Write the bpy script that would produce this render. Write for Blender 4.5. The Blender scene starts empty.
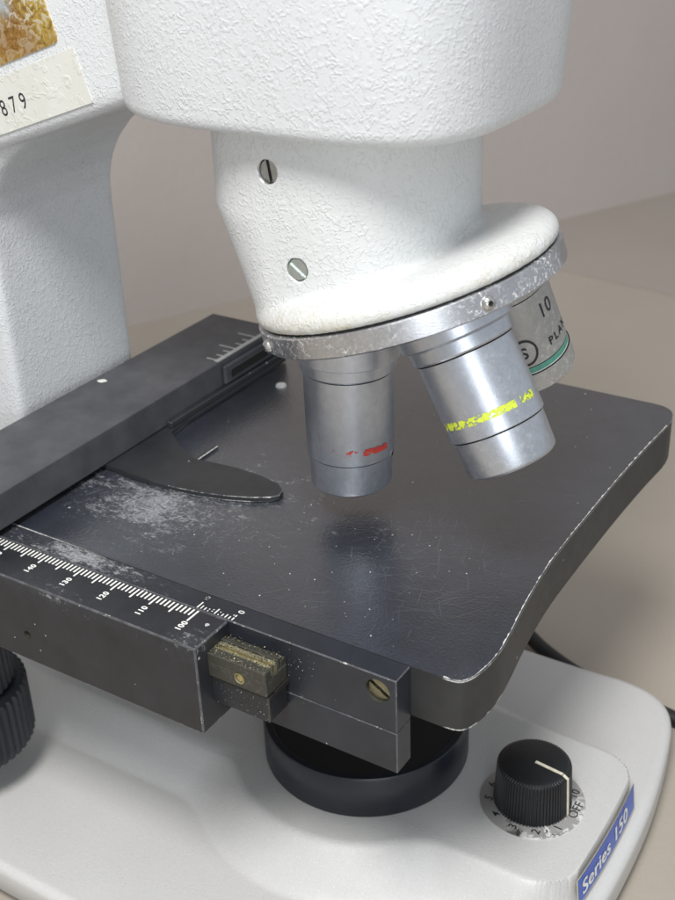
import bpy, bmesh, math, random
import numpy as np
from mathutils import Vector, Matrix, noise
from mathutils.bvhtree import BVHTree

random.seed(7)
S = 0.001                      # everything below is measured in millimetres
sc = bpy.context.scene
R = math.radians

# ------------------------------------------------------------------ camera
CAM = (130.0844, -147.6099, 138.5487)
ROW = [(0.84562721, 0.53275394, -0.03298268),
       (0.22726993, -0.41527318, -0.88084991),
       (-0.48297308, 0.73737468, -0.47224526)]      # right, down, forward
cam_d = bpy.data.cameras.new("camera")
cam = bpy.data.objects.new("camera", cam_d)
sc.collection.objects.link(cam)
r_, d_, f_ = [Vector(v) for v in ROW]
m = Matrix((( r_.x, -d_.x, -f_.x, CAM[0]*S), (r_.y, -d_.y, -f_.y, CAM[1]*S), (r_.z, -d_.z, -f_.z, CAM[2]*S), (0, 0, 0, 1)))
cam.matrix_world = m
cam_d.sensor_fit = 'VERTICAL'
cam_d.sensor_height = 24.0
cam_d.lens = 24.0*1216.76/900.0
cam_d.clip_start = 0.01
cam_d.clip_end = 20
cam_d.dof.use_dof = True
cam_d.dof.focus_distance = 0.243
cam_d.dof.aperture_fstop = 22
sc.camera = cam
sc.render.resolution_x = 768
sc.render.resolution_y = 1024

# ------------------------------------------------------------------ light
w = bpy.data.worlds.new("World"); sc.world = w; w.use_nodes = True
bg = w.node_tree.nodes["Background"]
bg.inputs[0].default_value = (0.90, 0.95, 1.0, 1)
bg.inputs[1].default_value = 0.56

def area(name, loc, target, size, power, col):
    l = bpy.data.lights.new(name, 'AREA'); l.shape = 'DISK'; l.size = size*S; l.energy = power; l.color = col
    o = bpy.data.objects.new(name, l); sc.collection.objects.link(o)
    o.location = Vector(loc)*S
    o.rotation_euler = (Vector(target)-Vector(loc)).to_track_quat('-Z', 'Y').to_euler()
    return o
area("ceiling_lamp", (105, -290, 600), (0, 40, 0), 215, 4.65, (1.0, 0.985, 0.96))
area("fill_light", (360, -380, 110), (0, 45, 20), 240, .55, (0.90, 0.95, 1.0))  # added low front fill to streak the barrels and brighten front faces

sc.view_settings.view_transform = 'Standard'
sc.view_settings.look = 'None'
sc.view_settings.exposure = 0
sc.view_settings.gamma = 1

# ------------------------------------------------------------------ materials
class NT:
    def __init__(s, name):
        s.m = bpy.data.materials.new(name); s.m.use_nodes = True
        s.t = s.m.node_tree; s.b = s.t.nodes["Principled BSDF"]
        s.co = s.n('ShaderNodeTexCoord').outputs['Object']
    def n(s, k, **kw):
        x = s.t.nodes.new(k)
        for a, b in kw.items(): setattr(x, a, b)
        return x
    def link(s, a, b): s.t.links.new(a, b)
    def setv(s, **kw):
        for k, v in kw.items(): s.b.inputs[k.replace('_', ' ')].default_value = v
    def vec(s, scale=(1, 1, 1), rot=(0, 0, 0), src=None):
        mp = s.n('ShaderNodeMapping'); s.link(src or s.co, mp.inputs['Vector'])
        mp.inputs['Scale'].default_value = scale; mp.inputs['Rotation'].default_value = rot
        return mp.outputs[0]
    def noise(s, scale, detail=3, rough=.55, dist=0, v=None):
        x = s.n('ShaderNodeTexNoise'); x.inputs['Scale'].default_value = scale
        x.inputs['Detail'].default_value = detail; x.inputs['Roughness'].default_value = rough
        x.inputs['Distortion'].default_value = dist
        s.link(v or s.co, x.inputs['Vector']); return x.outputs['Fac']
    def ramp(s, f, p0, p1, c0=(0, 0, 0, 1), c1=(1, 1, 1, 1)):
        x = s.n('ShaderNodeValToRGB'); e = x.color_ramp.elements
        e[0].position = p0; e[1].position = p1; e[0].color = c0; e[1].color = c1
        s.link(f, x.inputs[0]); return x.outputs[0]
    def math(s, op, a, b=None, clamp=False):
        x = s.n('ShaderNodeMath', operation=op); x.use_clamp = clamp
        for i, v in enumerate((a, b)):
            if v is None: continue
            if isinstance(v, (int, float)): x.inputs[i].default_value = v
            else: s.link(v, x.inputs[i])
        return x.outputs[0]
    def mix(s, f, a, b):
        x = s.n('ShaderNodeMix', data_type='RGBA')
        if isinstance(f, (int, float)): x.inputs[0].default_value = f
        else: s.link(f, x.inputs[0])
        for i, v in ((6, a), (7, b)):
            if isinstance(v, tuple): x.inputs[i].default_value = v
            else: s.link(v, x.inputs[i])
        return x.outputs[2]
    def bump(s, h, dist, strength=1.0, prev=None):
        x = s.n('ShaderNodeBump'); x.inputs['Distance'].default_value = dist
        x.inputs['Strength'].default_value = strength
        s.link(h, x.inputs['Height'])
        if prev: s.link(prev, x.inputs['Normal'])
        return x.outputs[0]
    def blob(s, c, rad):
        """soft mask 1 at c falling to 0 at rad (mm), rad may be a triple"""
        if not isinstance(rad, tuple): rad = (rad, rad, rad)
        mp = s.n('ShaderNodeMapping'); s.link(s.co, mp.inputs['Vector'])
        mp.vector_type = 'POINT'
        mp.inputs['Scale'].default_value = tuple(1/(q*S) for q in rad)
        mp.inputs['Location'].default_value = tuple(-a/q for a, q in zip(c, rad))
        g = s.n('ShaderNodeTexGradient', gradient_type='QUADRATIC_SPHERE'); s.link(mp.outputs[0], g.inputs[0])
        return g.outputs['Fac']

def simple(name, col, rough=.5, metal=0, bump=None, spec=.5):
    t = NT(name); t.setv(Base_Color=(*col, 1), Roughness=rough, Metallic=metal)
    t.b.inputs['Specular IOR Level'].default_value = spec
    v = t.noise(900, 4)
    t.link(t.mix(t.ramp(v, .3, .7), (*[c*.85 for c in col], 1), (*[min(1, c*1.12) for c in col], 1)), t.b.inputs['Base Color'])
    if bump: t.link(t.bump(t.noise(bump[0], 3), bump[1]), t.b.inputs['Normal'])
    return t.m

def crinkle_paint(name, col, dist, scale, rough, dirt=None, spark=0):
    t = NT(name); t.setv(Roughness=rough)
    a = t.noise(scale, 1, .4, 1.3)
    vn = t.n('ShaderNodeTexVoronoi', feature='SMOOTH_F1'); vn.inputs['Scale'].default_value = scale*1.15
    vn.inputs['Smoothness'].default_value = .6
    wv = t.n('ShaderNodeVectorMath', operation='ADD')
    nz = t.n('ShaderNodeTexNoise'); nz.inputs['Scale'].default_value = scale*.8; t.link(t.co, nz.inputs['Vector'])
    sv = t.n('ShaderNodeVectorMath', operation='SCALE'); sv.inputs[3].default_value = .9/scale
    t.link(nz.outputs['Color'], sv.inputs[0]); t.link(t.co, wv.inputs[0]); t.link(sv.outputs[0], wv.inputs[1])
    t.link(wv.outputs[0], vn.inputs['Vector'])
    h1 = t.ramp(a, .50, .63)
    h2 = t.ramp(vn.outputs['Distance'], .25, .62)
    big = t.noise(scale*.22, 2)
    h = t.math('ADD', t.math('MULTIPLY', h1, .8), t.math('MULTIPLY', h2, -.16))
    h = t.math('MULTIPLY', h, t.math('ADD', -.15, t.math('MULTIPLY', big, 2.1)))
    b = t.bump(h, dist)
    b = t.bump(t.noise(scale*5, 2), dist*.1, 1, b)
    t.link(b, t.b.inputs['Normal'])
    c = t.mix(t.ramp(t.noise(40, 5), .3, .75), (*[x*.95 for x in col], 1), (*col, 1))
    if dirt:
        for (cc, rad, amt, dc) in dirt:
            f = t.math('MULTIPLY', t.blob(cc, rad), t.math('MULTIPLY', t.ramp(t.noise(500, 6, .75), .38, .72), amt), True)
            c = t.mix(f, c, (*dc, 1))
    if spark:
        c = t.mix(t.math('MULTIPLY', t.ramp(t.noise(3200, 1), .66, .74), spark), c, (1, 1, 1, 1))
        c = t.mix(t.math('MULTIPLY', t.ramp(t.noise(2600, 1, .5, 0, t.vec((1, 1, 1), (1, 2, 0))), .66, .75), spark*.6), c, (.25, .25, .25, 1))
    t.link(c, t.b.inputs['Base Color'])
    return t.m

YEL = (.50, .42, .20)
M = {}
M['white'] = crinkle_paint('crinkled_white_paint', (.70, .72, .735), .000085, 960, .33)
M['white_nose'] = crinkle_paint('crinkled_white_paint_yellowed', (.70, .715, .715), .000085, 960, .35,
    dirt=[((30, 22, 54), (26, 14, 9), 2.2, YEL), ((10, 18, 47), (44, 20, 14), 1.8, YEL), ((48, 40, 58), (20, 34, 16), 1.5, YEL)])
M['base'] = crinkle_paint('speckled_grey_white_enamel', (.62, .615, .605), .000028, 1500, .44, spark=.34,
    dirt=[((20, 15, -80), (60, 30, 12), .25, (.45, .43, .38)), ((52, 56, -70), (22, 24, 10), .3, (.42, .39, .33)), ((6, 24, -72), (40, 14, 10), .3, (.40, .37, .32))])

def black_paint(name, col=(.020, .021, .025), rough=.36, coat=0, wear=(), flecks=1.0, bumpd=.00003, bscale=1900, scratch=0, worncol=(.36, .37, .40)):
    t = NT(name)
    t.b.inputs['Specular IOR Level'].default_value = .55
    if coat: t.setv(Coat_Weight=coat, Coat_Roughness=.23, Coat_IOR=1.95)
    c = t.mix(t.ramp(t.noise(120, 6, .6), .3, .7), (*[x*.8 for x in col], 1), (*[x*1.35 for x in col], 1))
    rg = t.math('ADD', rough-.08, t.math('MULTIPLY', t.noise(260, 5, .7), .18))
    for (cc, rad, amt, st) in wear:
        # rubbed patches: streaky bare metal, strongest in the middle
        s1 = t.noise(260, 9, .78, .3, t.vec((1, 2.4, 1), (0, 0, st)))
        s2 = t.noise(900, 5, .7, 0, t.vec((1, 3.5, 1), (0, 0, st+1.1)))
        k = t.math('ADD', t.math('MULTIPLY', s1, .65), t.math('MULTIPLY', s2, .45))
        bl = t.blob(cc, rad)
        k = t.math('ADD', k, t.math('MULTIPLY', bl, .17*amt))
        k = t.math('ADD', k, t.math('MULTIPLY', t.math('SUBTRACT', t.noise(75, 4, .7, .6), .5), .42))
        k = t.math('MULTIPLY', t.ramp(k, .665, .73), t.math('MULTIPLY', bl, 3.2, True), True)
        k = t.math('MULTIPLY', k, t.math('ADD', .30, t.math('MULTIPLY', t.ramp(t.noise(1400, 4, .8), .4, .6), .6)))
        c = t.mix(k, c, (*worncol, 1))
        hz = t.math('MULTIPLY', bl, .28*amt, True)       # fine scuffing greys the paint
        c = t.mix(t.math('MULTIPLY', hz, t.ramp(t.noise(700, 6, .8), .35, .65)), c, (.22, .23, .25, 1))
        rg = t.math('ADD', rg, t.math('MULTIPLY', bl, .12))
    if flecks:
        v = t.n('ShaderNodeTexVoronoi'); v.inputs['Scale'].default_value = 420; t.link(t.co, v.inputs['Vector'])
        sep = t.n('ShaderNodeSeparateColor'); t.link(v.outputs['Color'], sep.inputs[0])
        f = t.math('MULTIPLY', t.math('LESS_THAN', v.outputs['Distance'], t.math('MULTIPLY', sep.outputs[1], .13)), t.math('GREATER_THAN', sep.outputs[0], 1-.09*flecks))
        c = t.mix(t.math('MULTIPLY', f, .75), c, (.6, .6, .58, 1))
    t.link(c, t.b.inputs['Base Color']); t.link(rg, t.b.inputs['Roughness'])
    b = t.bump(t.noise(bscale, 3, .6), bumpd)
    t.link(b, t.b.inputs['Normal'])
    if coat: t.link(t.bump(t.noise(1500, 2, .5), .00009), t.b.inputs['Coat Normal'])
    return t.m

M['stage'] = black_paint('black_stage_enamel', (.016, .020, .030), .44, coat=1.0, flecks=.6, bumpd=.00006, bscale=1500,
    wear=[((-34, 28, 0), (46, 28, 20), 1.25, .5), ((-15, 44, 0), (60, 46, 30), .35, .2)])
M['stage_side'] = black_paint('black_stage_rim', (.022, .023, .024), .5, flecks=.8)
M['bar'] = black_paint('black_anodised_bar', (.018, .021, .028), .38, flecks=1.2,
    wear=[((-36, 3, 0), (40, 9, 10), 1.15, .1)], worncol=(.42, .43, .44))
M['block'] = black_paint('black_satin_block', (.018, .019, .023), .42, flecks=1.5, wear=[((6, -9, -1), (14, 7, 8), .6, .4), ((-30, -10.5, -1), (40, 8, 5), .5, .2)])
M['cross'] = black_paint('black_satin_crossbar', (.066, .068, .076), .50, flecks=.7)
M['clip'] = black_paint('black_painted_clip', (.022, .024, .027), .42, flecks=1.0)
M['knobblack'] = black_paint('black_plastic', (.012, .013, .015), .38, flecks=.25, bumpd=.00001)
M['drive'] = black_paint('dusty_black_rubber', (.012, .014, .020), .5, flecks=1.6)
M['housing_black'] = black_paint('black_gloss_ring', (.010, .013, .020), .36, flecks=.1, bumpd=.000004)
M['under'] = simple('black_underside', (.006, .006, .007), .7)

def chip_mat(name, under_col, thr):
    t = NT(name)
    k = t.ramp(t.noise(170, 9, .82), thr, thr+.03)
    k = t.math('MULTIPLY', k, t.ramp(t.noise(2300, 4, .7), .30, .60))
    edge = t.mix(t.ramp(t.noise(300, 6, .7), .35, .7), under_col, (under_col[0]*2.6, under_col[1]*2.6, under_col[2]*2.6, 1))
    t.link(t.mix(k, edge, (.66, .66, .63, 1)), t.b.inputs['Base Color'])
    t.setv(Roughness=.42); return t.m
M['chip'] = chip_mat('worn_bare_edge', (.03, .03, .033, 1), .42)
M['chip_mid'] = chip_mat('partly_worn_edge', (.04, .04, .045, 1), .49)
M['chip_rare'] = chip_mat('slightly_worn_edge', (.05, .05, .055, 1), .56)

def metal(name, col, rough, brush=None, pit=0, dist=.000008, axis=(0, 0, 1), metallic=1.0, dark=(.18, .17, .15)):
    t = NT(name); t.setv(Metallic=metallic)
    n = t.noise(500, 6, .7)
    c = t.mix(t.ramp(n, .25, .75), (*[x*.80 for x in col], 1), (*col, 1))
    rg = t.math('ADD', rough-.07, t.math('MULTIPLY', t.noise(800, 5, .8), .16))
    b = None
    if brush:
        b = t.bump(t.noise(260, 4, .7, 0, t.vec(brush[0], brush[1])), dist)
        b = t.bump(t.noise(2600, 2), .000012, 1, b)
    else:
        b = t.bump(t.noise(2600, 3, .7), .000018)
    if pit:
        k = t.ramp(t.noise(1300, 4, .7, .8), .54, .62)
        k = t.math('MULTIPLY', k, t.math('MULTIPLY', t.ramp(t.noise(70, 2), .35, .6), pit))
        c = t.mix(k, c, (.86, .86, .86, 1)); rg = t.math('ADD', rg, t.math('MULTIPLY', k, .25))
        t.link(t.math('MULTIPLY', t.math('SUBTRACT', 1.0, k), metallic), t.b.inputs['Metallic'])
        k2 = t.ramp(t.noise(1500, 3, .8), .66, .72)
        c = t.mix(t.math('MULTIPLY', k2, .6*pit), c, (*dark, 1))
    t.link(c, t.b.inputs['Base Color']); t.link(rg, t.b.inputs['Roughness']); t.link(b, t.b.inputs['Normal'])
    return t.m
M['objmetal'] = metal('satin_chrome_barrel', (.62, .65, .71), .33, pit=.12, metallic=.92)
M['objgrey'] = metal('matt_grey_barrel', (.50, .50, .49), .44, pit=.4, metallic=.6)
M['ring'] = metal('brushed_aluminium_ring', (.68, .69, .72), .30, brush=((1, 1, 14), (.05, -.3, 0)), pit=.8, dist=.000012)
M['steel'] = metal('worn_steel', (.60, .60, .58), .30, pit=.3)
M['zinc'] = metal('pale_zinc_screw', (.70, .76, .74), .35, pit=.2)
M['brass'] = metal('aged_brass', (.66, .56, .26), .30, pit=.2)
M['gold_grime'] = metal('grimy_brass_lubricant', (.27, .25, .15), .6, pit=.35, metallic=.5)
M['dull_brass'] = metal('dull_brass', (.34, .32, .21), .35, pit=.3)
M['grimy'] = metal('grimy_dark_steel', (.070, .068, .055), .5, pit=.06, metallic=.35)
M['dark'] = simple('dark_gap', (.012, .011, .009), .7)
M['glass'] = simple('dark_front_lens', (.02, .02, .03), .08)
M['ink'] = simple('black_print', (.025, .025, .03), .5)
M['mark'] = simple('white_engraving_paint', (.86, .86, .83), .6)
M['mark_dull'] = simple('faded_engraving_paint', (.5, .5, .5), .6)
M['scratch'] = simple('bare_scratches', (.24, .25, .27), .4)
M['scratch_pale'] = simple('bare_metal_strokes', (.46, .47, .50), .4)
M['dust'] = simple('pale_dust', (.75, .75, .72), .7)
M['red'] = simple('red_band_paint', (.66, .06, .045), .5)
M['yellow'] = simple('yellow_band_paint', (.60, .70, .06), .5)
M['green'] = simple('green_band_paint', (.10, .33, .25), .35)
M['pale'] = simple('pale_line_paint', (.75, .80, .76), .4)
M['blue'] = simple('blue_name_strip', (.045, .11, .50), .35, bump=(1200, .00001))
M['cream'] = simple('cream_pointer_paint', (.78, .74, .60), .45)
M['cord'] = simple('black_cord_rubber', (.015, .015, .017), .5)
# dial plate: bare metal showing through flaking print
t = NT('flaking_dial_plate'); t.setv(Roughness=.35, Metallic=.3)
g = t.ramp(t.noise(330, 6, .7, .5), .50, .54)
c = t.mix(t.math('MULTIPLY', g, t.math('MULTIPLY', t.blob((59, 46, -69), (14, 26, 9)), 2.2, True)), (.40, .39, .38, 1), (.88, .88, .86, 1))
c = t.mix(t.math('MULTIPLY', t.ramp(t.noise(300, 6, .7, .5, t.vec((1, 1, 1), (0, 0, 2))), .55, .6), t.math('MULTIPLY', t.blob((55, 42, -69), (14, 16, 9)), 2.0, True)), c, (.06, .06, .06, 1))
t.link(c, t.b.inputs['Base Color']); M['dial'] = t.m
# serial label over the crinkled paint
t = NT('ivory_paper_label'); t.setv(Roughness=.45)
t.link(t.mix(t.ramp(t.noise(90, 5), .3, .8), (.66, .66, .60, 1), (.72, .73, .69, 1)), t.b.inputs['Base Color'])
t.link(t.bump(t.ramp(t.noise(420, 3, .5, 1.2), .52, .72), .00010), t.b.inputs['Normal']); M['paper'] = t.m
t = NT('tarnished_gold_sticker')
n1 = t.ramp(t.noise(560, 4, .6, 1.2), .50, .58)
gold = t.mix(t.ramp(t.noise(90, 4), .35, .65), (.42, .22, .05, 1), (.66, .46, .10, 1))
c = t.mix(t.math('MULTIPLY', n1, t.math('ADD', .25, t.math('MULTIPLY', t.blob((-56, 30, 108), (16, 6, 13)), 1.5), True)), gold, (.86, .84, .72, 1))
c = t.mix(t.math('MULTIPLY', t.ramp(t.noise(560, 4, .6, 1.2), .36, .44, (1, 1, 1, 1), (0, 0, 0, 1)), .6), c, (.13, .08, .04, 1))
c = t.mix(t.blob((-61, 30, 104.5), (4, 4, 4)), c, (.55, .66, .72, 1))
t.setv(Metallic=.55, Roughness=.3); t.link(c, t.b.inputs['Base Color'])
t.link(t.bump(t.noise(560, 4, .6, 1.2), .0002), t.b.inputs['Normal']); M['gold'] = t.m
# table and wall
t = NT('beige_laminate_table'); t.setv(Roughness=.42)
c = t.mix(t.ramp(t.noise(14, 5, .6), .3, .7), (.42, .375, .32, 1), (.45, .405, .345, 1))
c = t.mix(t.math('MULTIPLY', t.ramp(t.noise(900, 4, .7), .4, .65), .25), c, (.37, .32, .26, 1))
t.link(c, t.b.inputs['Base Color']); t.link(t.bump(t.noise(1200, 3), .00003), t.b.inputs['Normal']); M['table'] = t.m
t = NT('brown_back_strip'); t.setv(Roughness=.5)
t.link(t.mix(t.ramp(t.noise(14, 5, .6), .3, .7), (.385, .34, .30, 1), (.41, .365, .32, 1)), t.b.inputs['Base Color']); M['back_strip'] = t.m
t = NT('grey_wall_paint'); t.setv(Roughness=.8)
t.link(t.mix(t.ramp(t.noise(5, 4, .6), .3, .7), (.48, .43, .405, 1), (.52, .47, .445, 1)), t.b.inputs['Base Color'])
t.link(t.bump(t.noise(160, 4), .0003), t.b.inputs['Normal']); M['wall'] = t.m

# ------------------------------------------------------------------ mesh helpers
col = sc.collection
ROOT = Vector((5, 52, -92))
def new_empty(name, loc):
    o = bpy.data.objects.new(name, None); col.objects.link(o); o.location = Vector(loc)*S; return o
microscope = new_empty('microscope', ROOT)
microscope.empty_display_size = .02
microscope['label'] = 'white and black laboratory microscope with crinkled paint, three chrome objectives over a worn black stage'
microscope['category'] = 'microscope'

class MB:
    def __init__(s): s.bm = bmesh.new(); s.mats = []
    def mi(s, k):
        if k not in s.mats: s.mats.append(k)
        return s.mats.index(k)
    def face(s, pts, mat, smooth=False):
        f = s.bm.faces.new([s.bm.verts.new(Vector(p)) for p in pts]); f.material_index = s.mi(mat); f.smooth = smooth; return f
    def box(s, x0, x1, y0, y1, z0, z1, mat, bev=0, seg=2, bevmat=None):
        vs = [s.bm.verts.new((x, y, z)) for x in (x0, x1) for y in (y0, y1) for z in (z0, z1)]
        idx = [(0, 1, 3, 2), (4, 6, 7, 5), (0, 4, 5, 1), (2, 3, 7, 6), (0, 2, 6, 4), (1, 5, 7, 3)]
        fs = [s.bm.faces.new([vs[i] for i in q]) for q in idx]
        for f in fs: f.material_index = s.mi(mat)
        if bev:
            es = list({e for f in fs for e in f.edges})
            r = bmesh.ops.bevel(s.bm, geom=es, offset=bev, segments=seg, affect='EDGES', profile=.5)
            for f in r['faces']:
                if bevmat: f.material_index = s.mi(bevmat)
    def prism(s, pts, lo, hi, mat, bev=0, seg=3, bevmat=None, axis='z', bev_bottom=True, smooth=True, sidemat=None):
        def P(p, h): return (p[0], p[1], h) if axis == 'z' else (p[0], h, p[1])
        n = len(pts)
        a = [s.bm.verts.new(P(p, lo)) for p in pts]; b = [s.bm.verts.new(P(p, hi)) for p in pts]
        fb = s.bm.faces.new(a[::-1]); ft = s.bm.faces.new(b)
        sides = []
        for i in range(n):
            f = s.bm.faces.new((a[i], a[(i+1) % n], b[(i+1) % n], b[i])); f.smooth = smooth; sides.append(f)
        for f in [fb, ft]: f.material_index = s.mi(mat)
        for f in sides: f.material_index = s.mi(sidemat or mat)
        if bev:
            es = list(ft.edges) + (list(fb.edges) if bev_bottom else [])
            r = bmesh.ops.bevel(s.bm, geom=es, offset=bev, segments=seg, affect='EDGES', profile=.5)
            for f in r['faces']:
                f.smooth = True
                if bevmat: f.material_index = s.mi(bevmat)
    def lathe(s, o, d, prof, seg=96, smooth=True, closed=True):
        """o origin, d axis unit, prof = [(dist along axis, radius, material), ...]"""
        o = Vector(o); d = Vector(d).normalized()
        e1 = d.cross(Vector((0, 1, 0)))
        if e1.length < .1: e1 = d.cross(Vector((1, 0, 0)))
        e1.normalize(); e2 = d.cross(e1)
        rings = []
        for (h, r, mt) in prof:
            if r <= 1e-6: rings.append([s.bm.verts.new(o+d*h)]); continue
            rings.append([s.bm.verts.new(o+d*h+(e1*math.cos(2*math.pi*i/seg)+e2*math.sin(2*math.pi*i/seg))*r) for i in range(seg)])
        for k in range(len(prof)-1):
            A, B = rings[k], rings[k+1]; mt = s.mi(prof[k+1][2])
            for i in range(seg):
                j = (i+1) % seg
                if len(A) == 1 and len(B) == 1: continue
                if len(A) == 1: f = s.bm.faces.new((A[0], B[j], B[i]))
                elif len(B) == 1: f = s.bm.faces.new((A[i], A[j], B[0]))
                else: f = s.bm.faces.new((A[i], A[j], B[j], B[i]))
                f.material_index = mt; f.smooth = smooth
    def merge(s, verts, faces, mat, smooth=False):
        vs = [s.bm.verts.new(v) for v in verts]
        for f in faces:
            try:
                q = s.bm.faces.new([vs[i] for i in f]); q.material_index = s.mi(mat); q.smooth = smooth
            except ValueError: pass
    def build(s, name, parent=microscope, sharp=35, recalc=True):
        if recalc: bmesh.ops.recalc_face_normals(s.bm, faces=s.bm.faces)
        me = bpy.data.meshes.new(name); s.bm.to_mesh(me); s.bm.free()
        me.transform(Matrix.Scale(S, 4))
        for k in s.mats: me.materials.append(M[k])
        if sharp: me.set_sharp_from_angle(angle=R(sharp))
        o = bpy.data.objects.new(name, me); col.objects.link(o)
        if parent is not None:
            o.parent = parent
            wp = Vector((0, 0, 0)); q = parent
            while q is not None: wp += q.location; q = q.parent
            o.location = -wp
        return o

def text_mesh(txt, size, bold=0.0, spacing=1.0, align='LEFT'):
    c = bpy.data.curves.new('lettering', 'FONT'); c.body = txt; c.size = size; c.offset = bold; c.space_character = spacing
    c.align_x = align; c.resolution_u = 4; c.fill_mode = 'FRONT'
    o = bpy.data.objects.new('lettering', c); col.objects.link(o)
    dg = bpy.context.evaluated_depsgraph_get(); me = bpy.data.meshes.new_from_object(o.evaluated_get(dg))
    bpy.data.objects.remove(o); bpy.data.curves.remove(c)
    b = bmesh.new(); b.from_mesh(me); bmesh.ops.triangulate(b, faces=b.faces)
    bmesh.ops.subdivide_edges(b, edges=b.edges, cuts=1, use_grid_fill=True)
    bmesh.ops.triangulate(b, faces=b.faces)
    vs = [v.co.copy() for v in b.verts]; b.verts.index_update(); fs = [[v.index for v in f.verts] for f in b.faces]
    b.free(); bpy.data.meshes.remove(me)
    return vs, fs
def put_text(mb, txt, size, fn, mat, bold=0, spacing=1.0, align='LEFT', sx=1.0, keep=None):
    vs, fs = text_mesh(txt, size, bold, spacing, align)
    V = [fn(v.x*sx, v.y) for v in vs]
    if keep: fs = [f for f in fs if keep((vs[f[0]]+vs[f[1]]+vs[f[2]])/3)]
    mb.merge(V, fs, mat)
def plane_fn(o, ex, ey):
    o, ex, ey = Vector(o), Vector(ex).normalized(), Vector(ey).normalized()
    return lambda a, b: o+ex*a+ey*b
def superellipse(cx, cy, a, b, n, k=96):
    out = []
    for i in range(k):
        t = 2*math.pi*i/k; c, s = math.cos(t), math.sin(t)
        out.append((cx+a*math.copysign(abs(c)**(2/n), c), cy+b*math.copysign(abs(s)**(2/n), s)))
    return out
def catmull(P, n=6, closed=True):
    out = []; L = len(P)
    rng = range(L) if closed else range(L-1)
    for i in rng:
        if closed: p0, p1, p2, p3 = P[(i-1) % L], P[i], P[(i+1) % L], P[(i+2) % L]
        else: p0, p1, p2, p3 = P[max(i-1, 0)], P[i], P[i+1], P[min(i+2, L-1)]
        for k in range(n):
            t = k/n
            out.append(tuple(.5*((2*p1[q])+(-p0[q]+p2[q])*t+(2*p0[q]-5*p1[q]+4*p2[q]-p3[q])*t*t+(-p0[q]+3*p1[q]-3*p2[q]+p3[q])*t**3) for q in range(len(p1))))
    if not closed: out.append(tuple(P[-1]))
    return out
def drill(o, c, n, r, depth, mat, flat=True):
    n = Vector(n).normalized(); c = Vector(c)
    mb = MB(); mb.lathe(c, n, [(-depth, 0, mat), (-depth, r, mat), (1.5, r, mat), (1.5, 0, mat)], 40)
    k = mb.build('drill', None); off = o.location.copy(); q = o.parent
    while q is not None: off += q.location; q = q.parent
    k.data.transform(Matrix.Translation(-off))
    for m_ in list(o.data.materials): pass
    me0 = o.data
    if M[mat].name not in [x.name for x in me0.materials]: me0.materials.append(M[mat])
    tmp = bpy.data.objects.new('tmp', me0); col.objects.link(tmp)
    md = tmp.modifiers.new('b', 'BOOLEAN'); md.operation = 'DIFFERENCE'; md.object = k; md.solver = 'EXACT'; md.material_mode = 'TRANSFER'
    me = bpy.data.meshes.new_from_object(tmp.evaluated_get(bpy.context.evaluated_depsgraph_get()))
    nm = me0.name; o.data = me
    if flat:
        for p_ in me.polygons: p_.use_smooth = False
    bpy.data.objects.remove(tmp); bpy.data.objects.remove(k); bpy.data.meshes.remove(me0); me.name = nm
def slotted_screw(name, parent, c, n, r, mat, slot_ang, depth=.7, recess='dark'):
    """round screw head sunk in a hole, slot cut across it"""
    n = Vector(n).normalized(); c = Vector(c)
    mb = MB()

    e1 = n.cross(Vector((0, 0, 1))).normalized(); e2 = n.cross(e1)
    sd = e1*math.cos(slot_ang)+e2*math.sin(slot_ang); pd = n.cross(sd)
    sw = r*.17
    for sg in (1, -1):                                   # two half discs either side of the slot
        pts = []
        a0 = math.asin(sw/r)
        for i in range(17):
            a = a0+(math.pi-2*a0)*i/16
            pts.append((math.cos(a)*r, math.sin(a)*r*sg))
        top = [c+sd*p[0]+pd*p[1]+n*0.05 for p in pts]; bot = [q-n*depth for q in top]
        mb.face(top, mat)
        for i in range(len(pts)):
            j = (i+1) % len(pts); mb.face([top[i], bot[i], bot[j], top[j]], mat)
    mb.face([c+sd*math.cos(t)*r*.99+pd*math.sin(t)*r*.99-n*depth*.8 for t in [k*math.pi/12 for k in range(24)]], recess)
    return mb.build(name, parent)

# ================================================================== setting
TZ = -92.0
mb = MB(); mb.face([(-900, -700, TZ), (900, -700, TZ), (900, 1700, TZ), (-900, 1700, TZ)], 'table')
tb = mb.build('table_top', None, recalc=False); tb['kind'] = 'structure'
p0 = Vector((-268.26, 272.08)); p1 = Vector((-101.3, 611.82)); dd = (p1-p0).normalized()
mb = MB(); A = p0-dd*1400; B = p0+dd*1200
mb.face([(A.x, A.y, TZ-20), (B.x, B.y, TZ-20), (B.x, B.y, 1100), (A.x, A.y, 1100)], 'wall')
wl = mb.build('wall', None, recalc=False)
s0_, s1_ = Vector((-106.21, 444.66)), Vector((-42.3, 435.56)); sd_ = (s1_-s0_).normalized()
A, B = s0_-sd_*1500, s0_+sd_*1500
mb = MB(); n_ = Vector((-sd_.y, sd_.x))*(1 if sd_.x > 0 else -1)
mb.face([(A.x, A.y, TZ+.9), (B.x, B.y, TZ+.9), (B.x+n_.x*1500, B.y+n_.y*1500, TZ+.9), (A.x+n_.x*1500, A.y+n_.y*1500, TZ+.9)], 'back_strip')
mb.face([(A.x, A.y, TZ-.5), (B.x, B.y, TZ-.5), (B.x, B.y, TZ+.9), (A.x, A.y, TZ+.9)], 'back_strip')
lg = mb.build('table_back_strip', None, recalc=False); lg['kind'] = 'structure'; wl['kind'] = 'structure'  # darker brown sheet over the far part of the table

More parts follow.
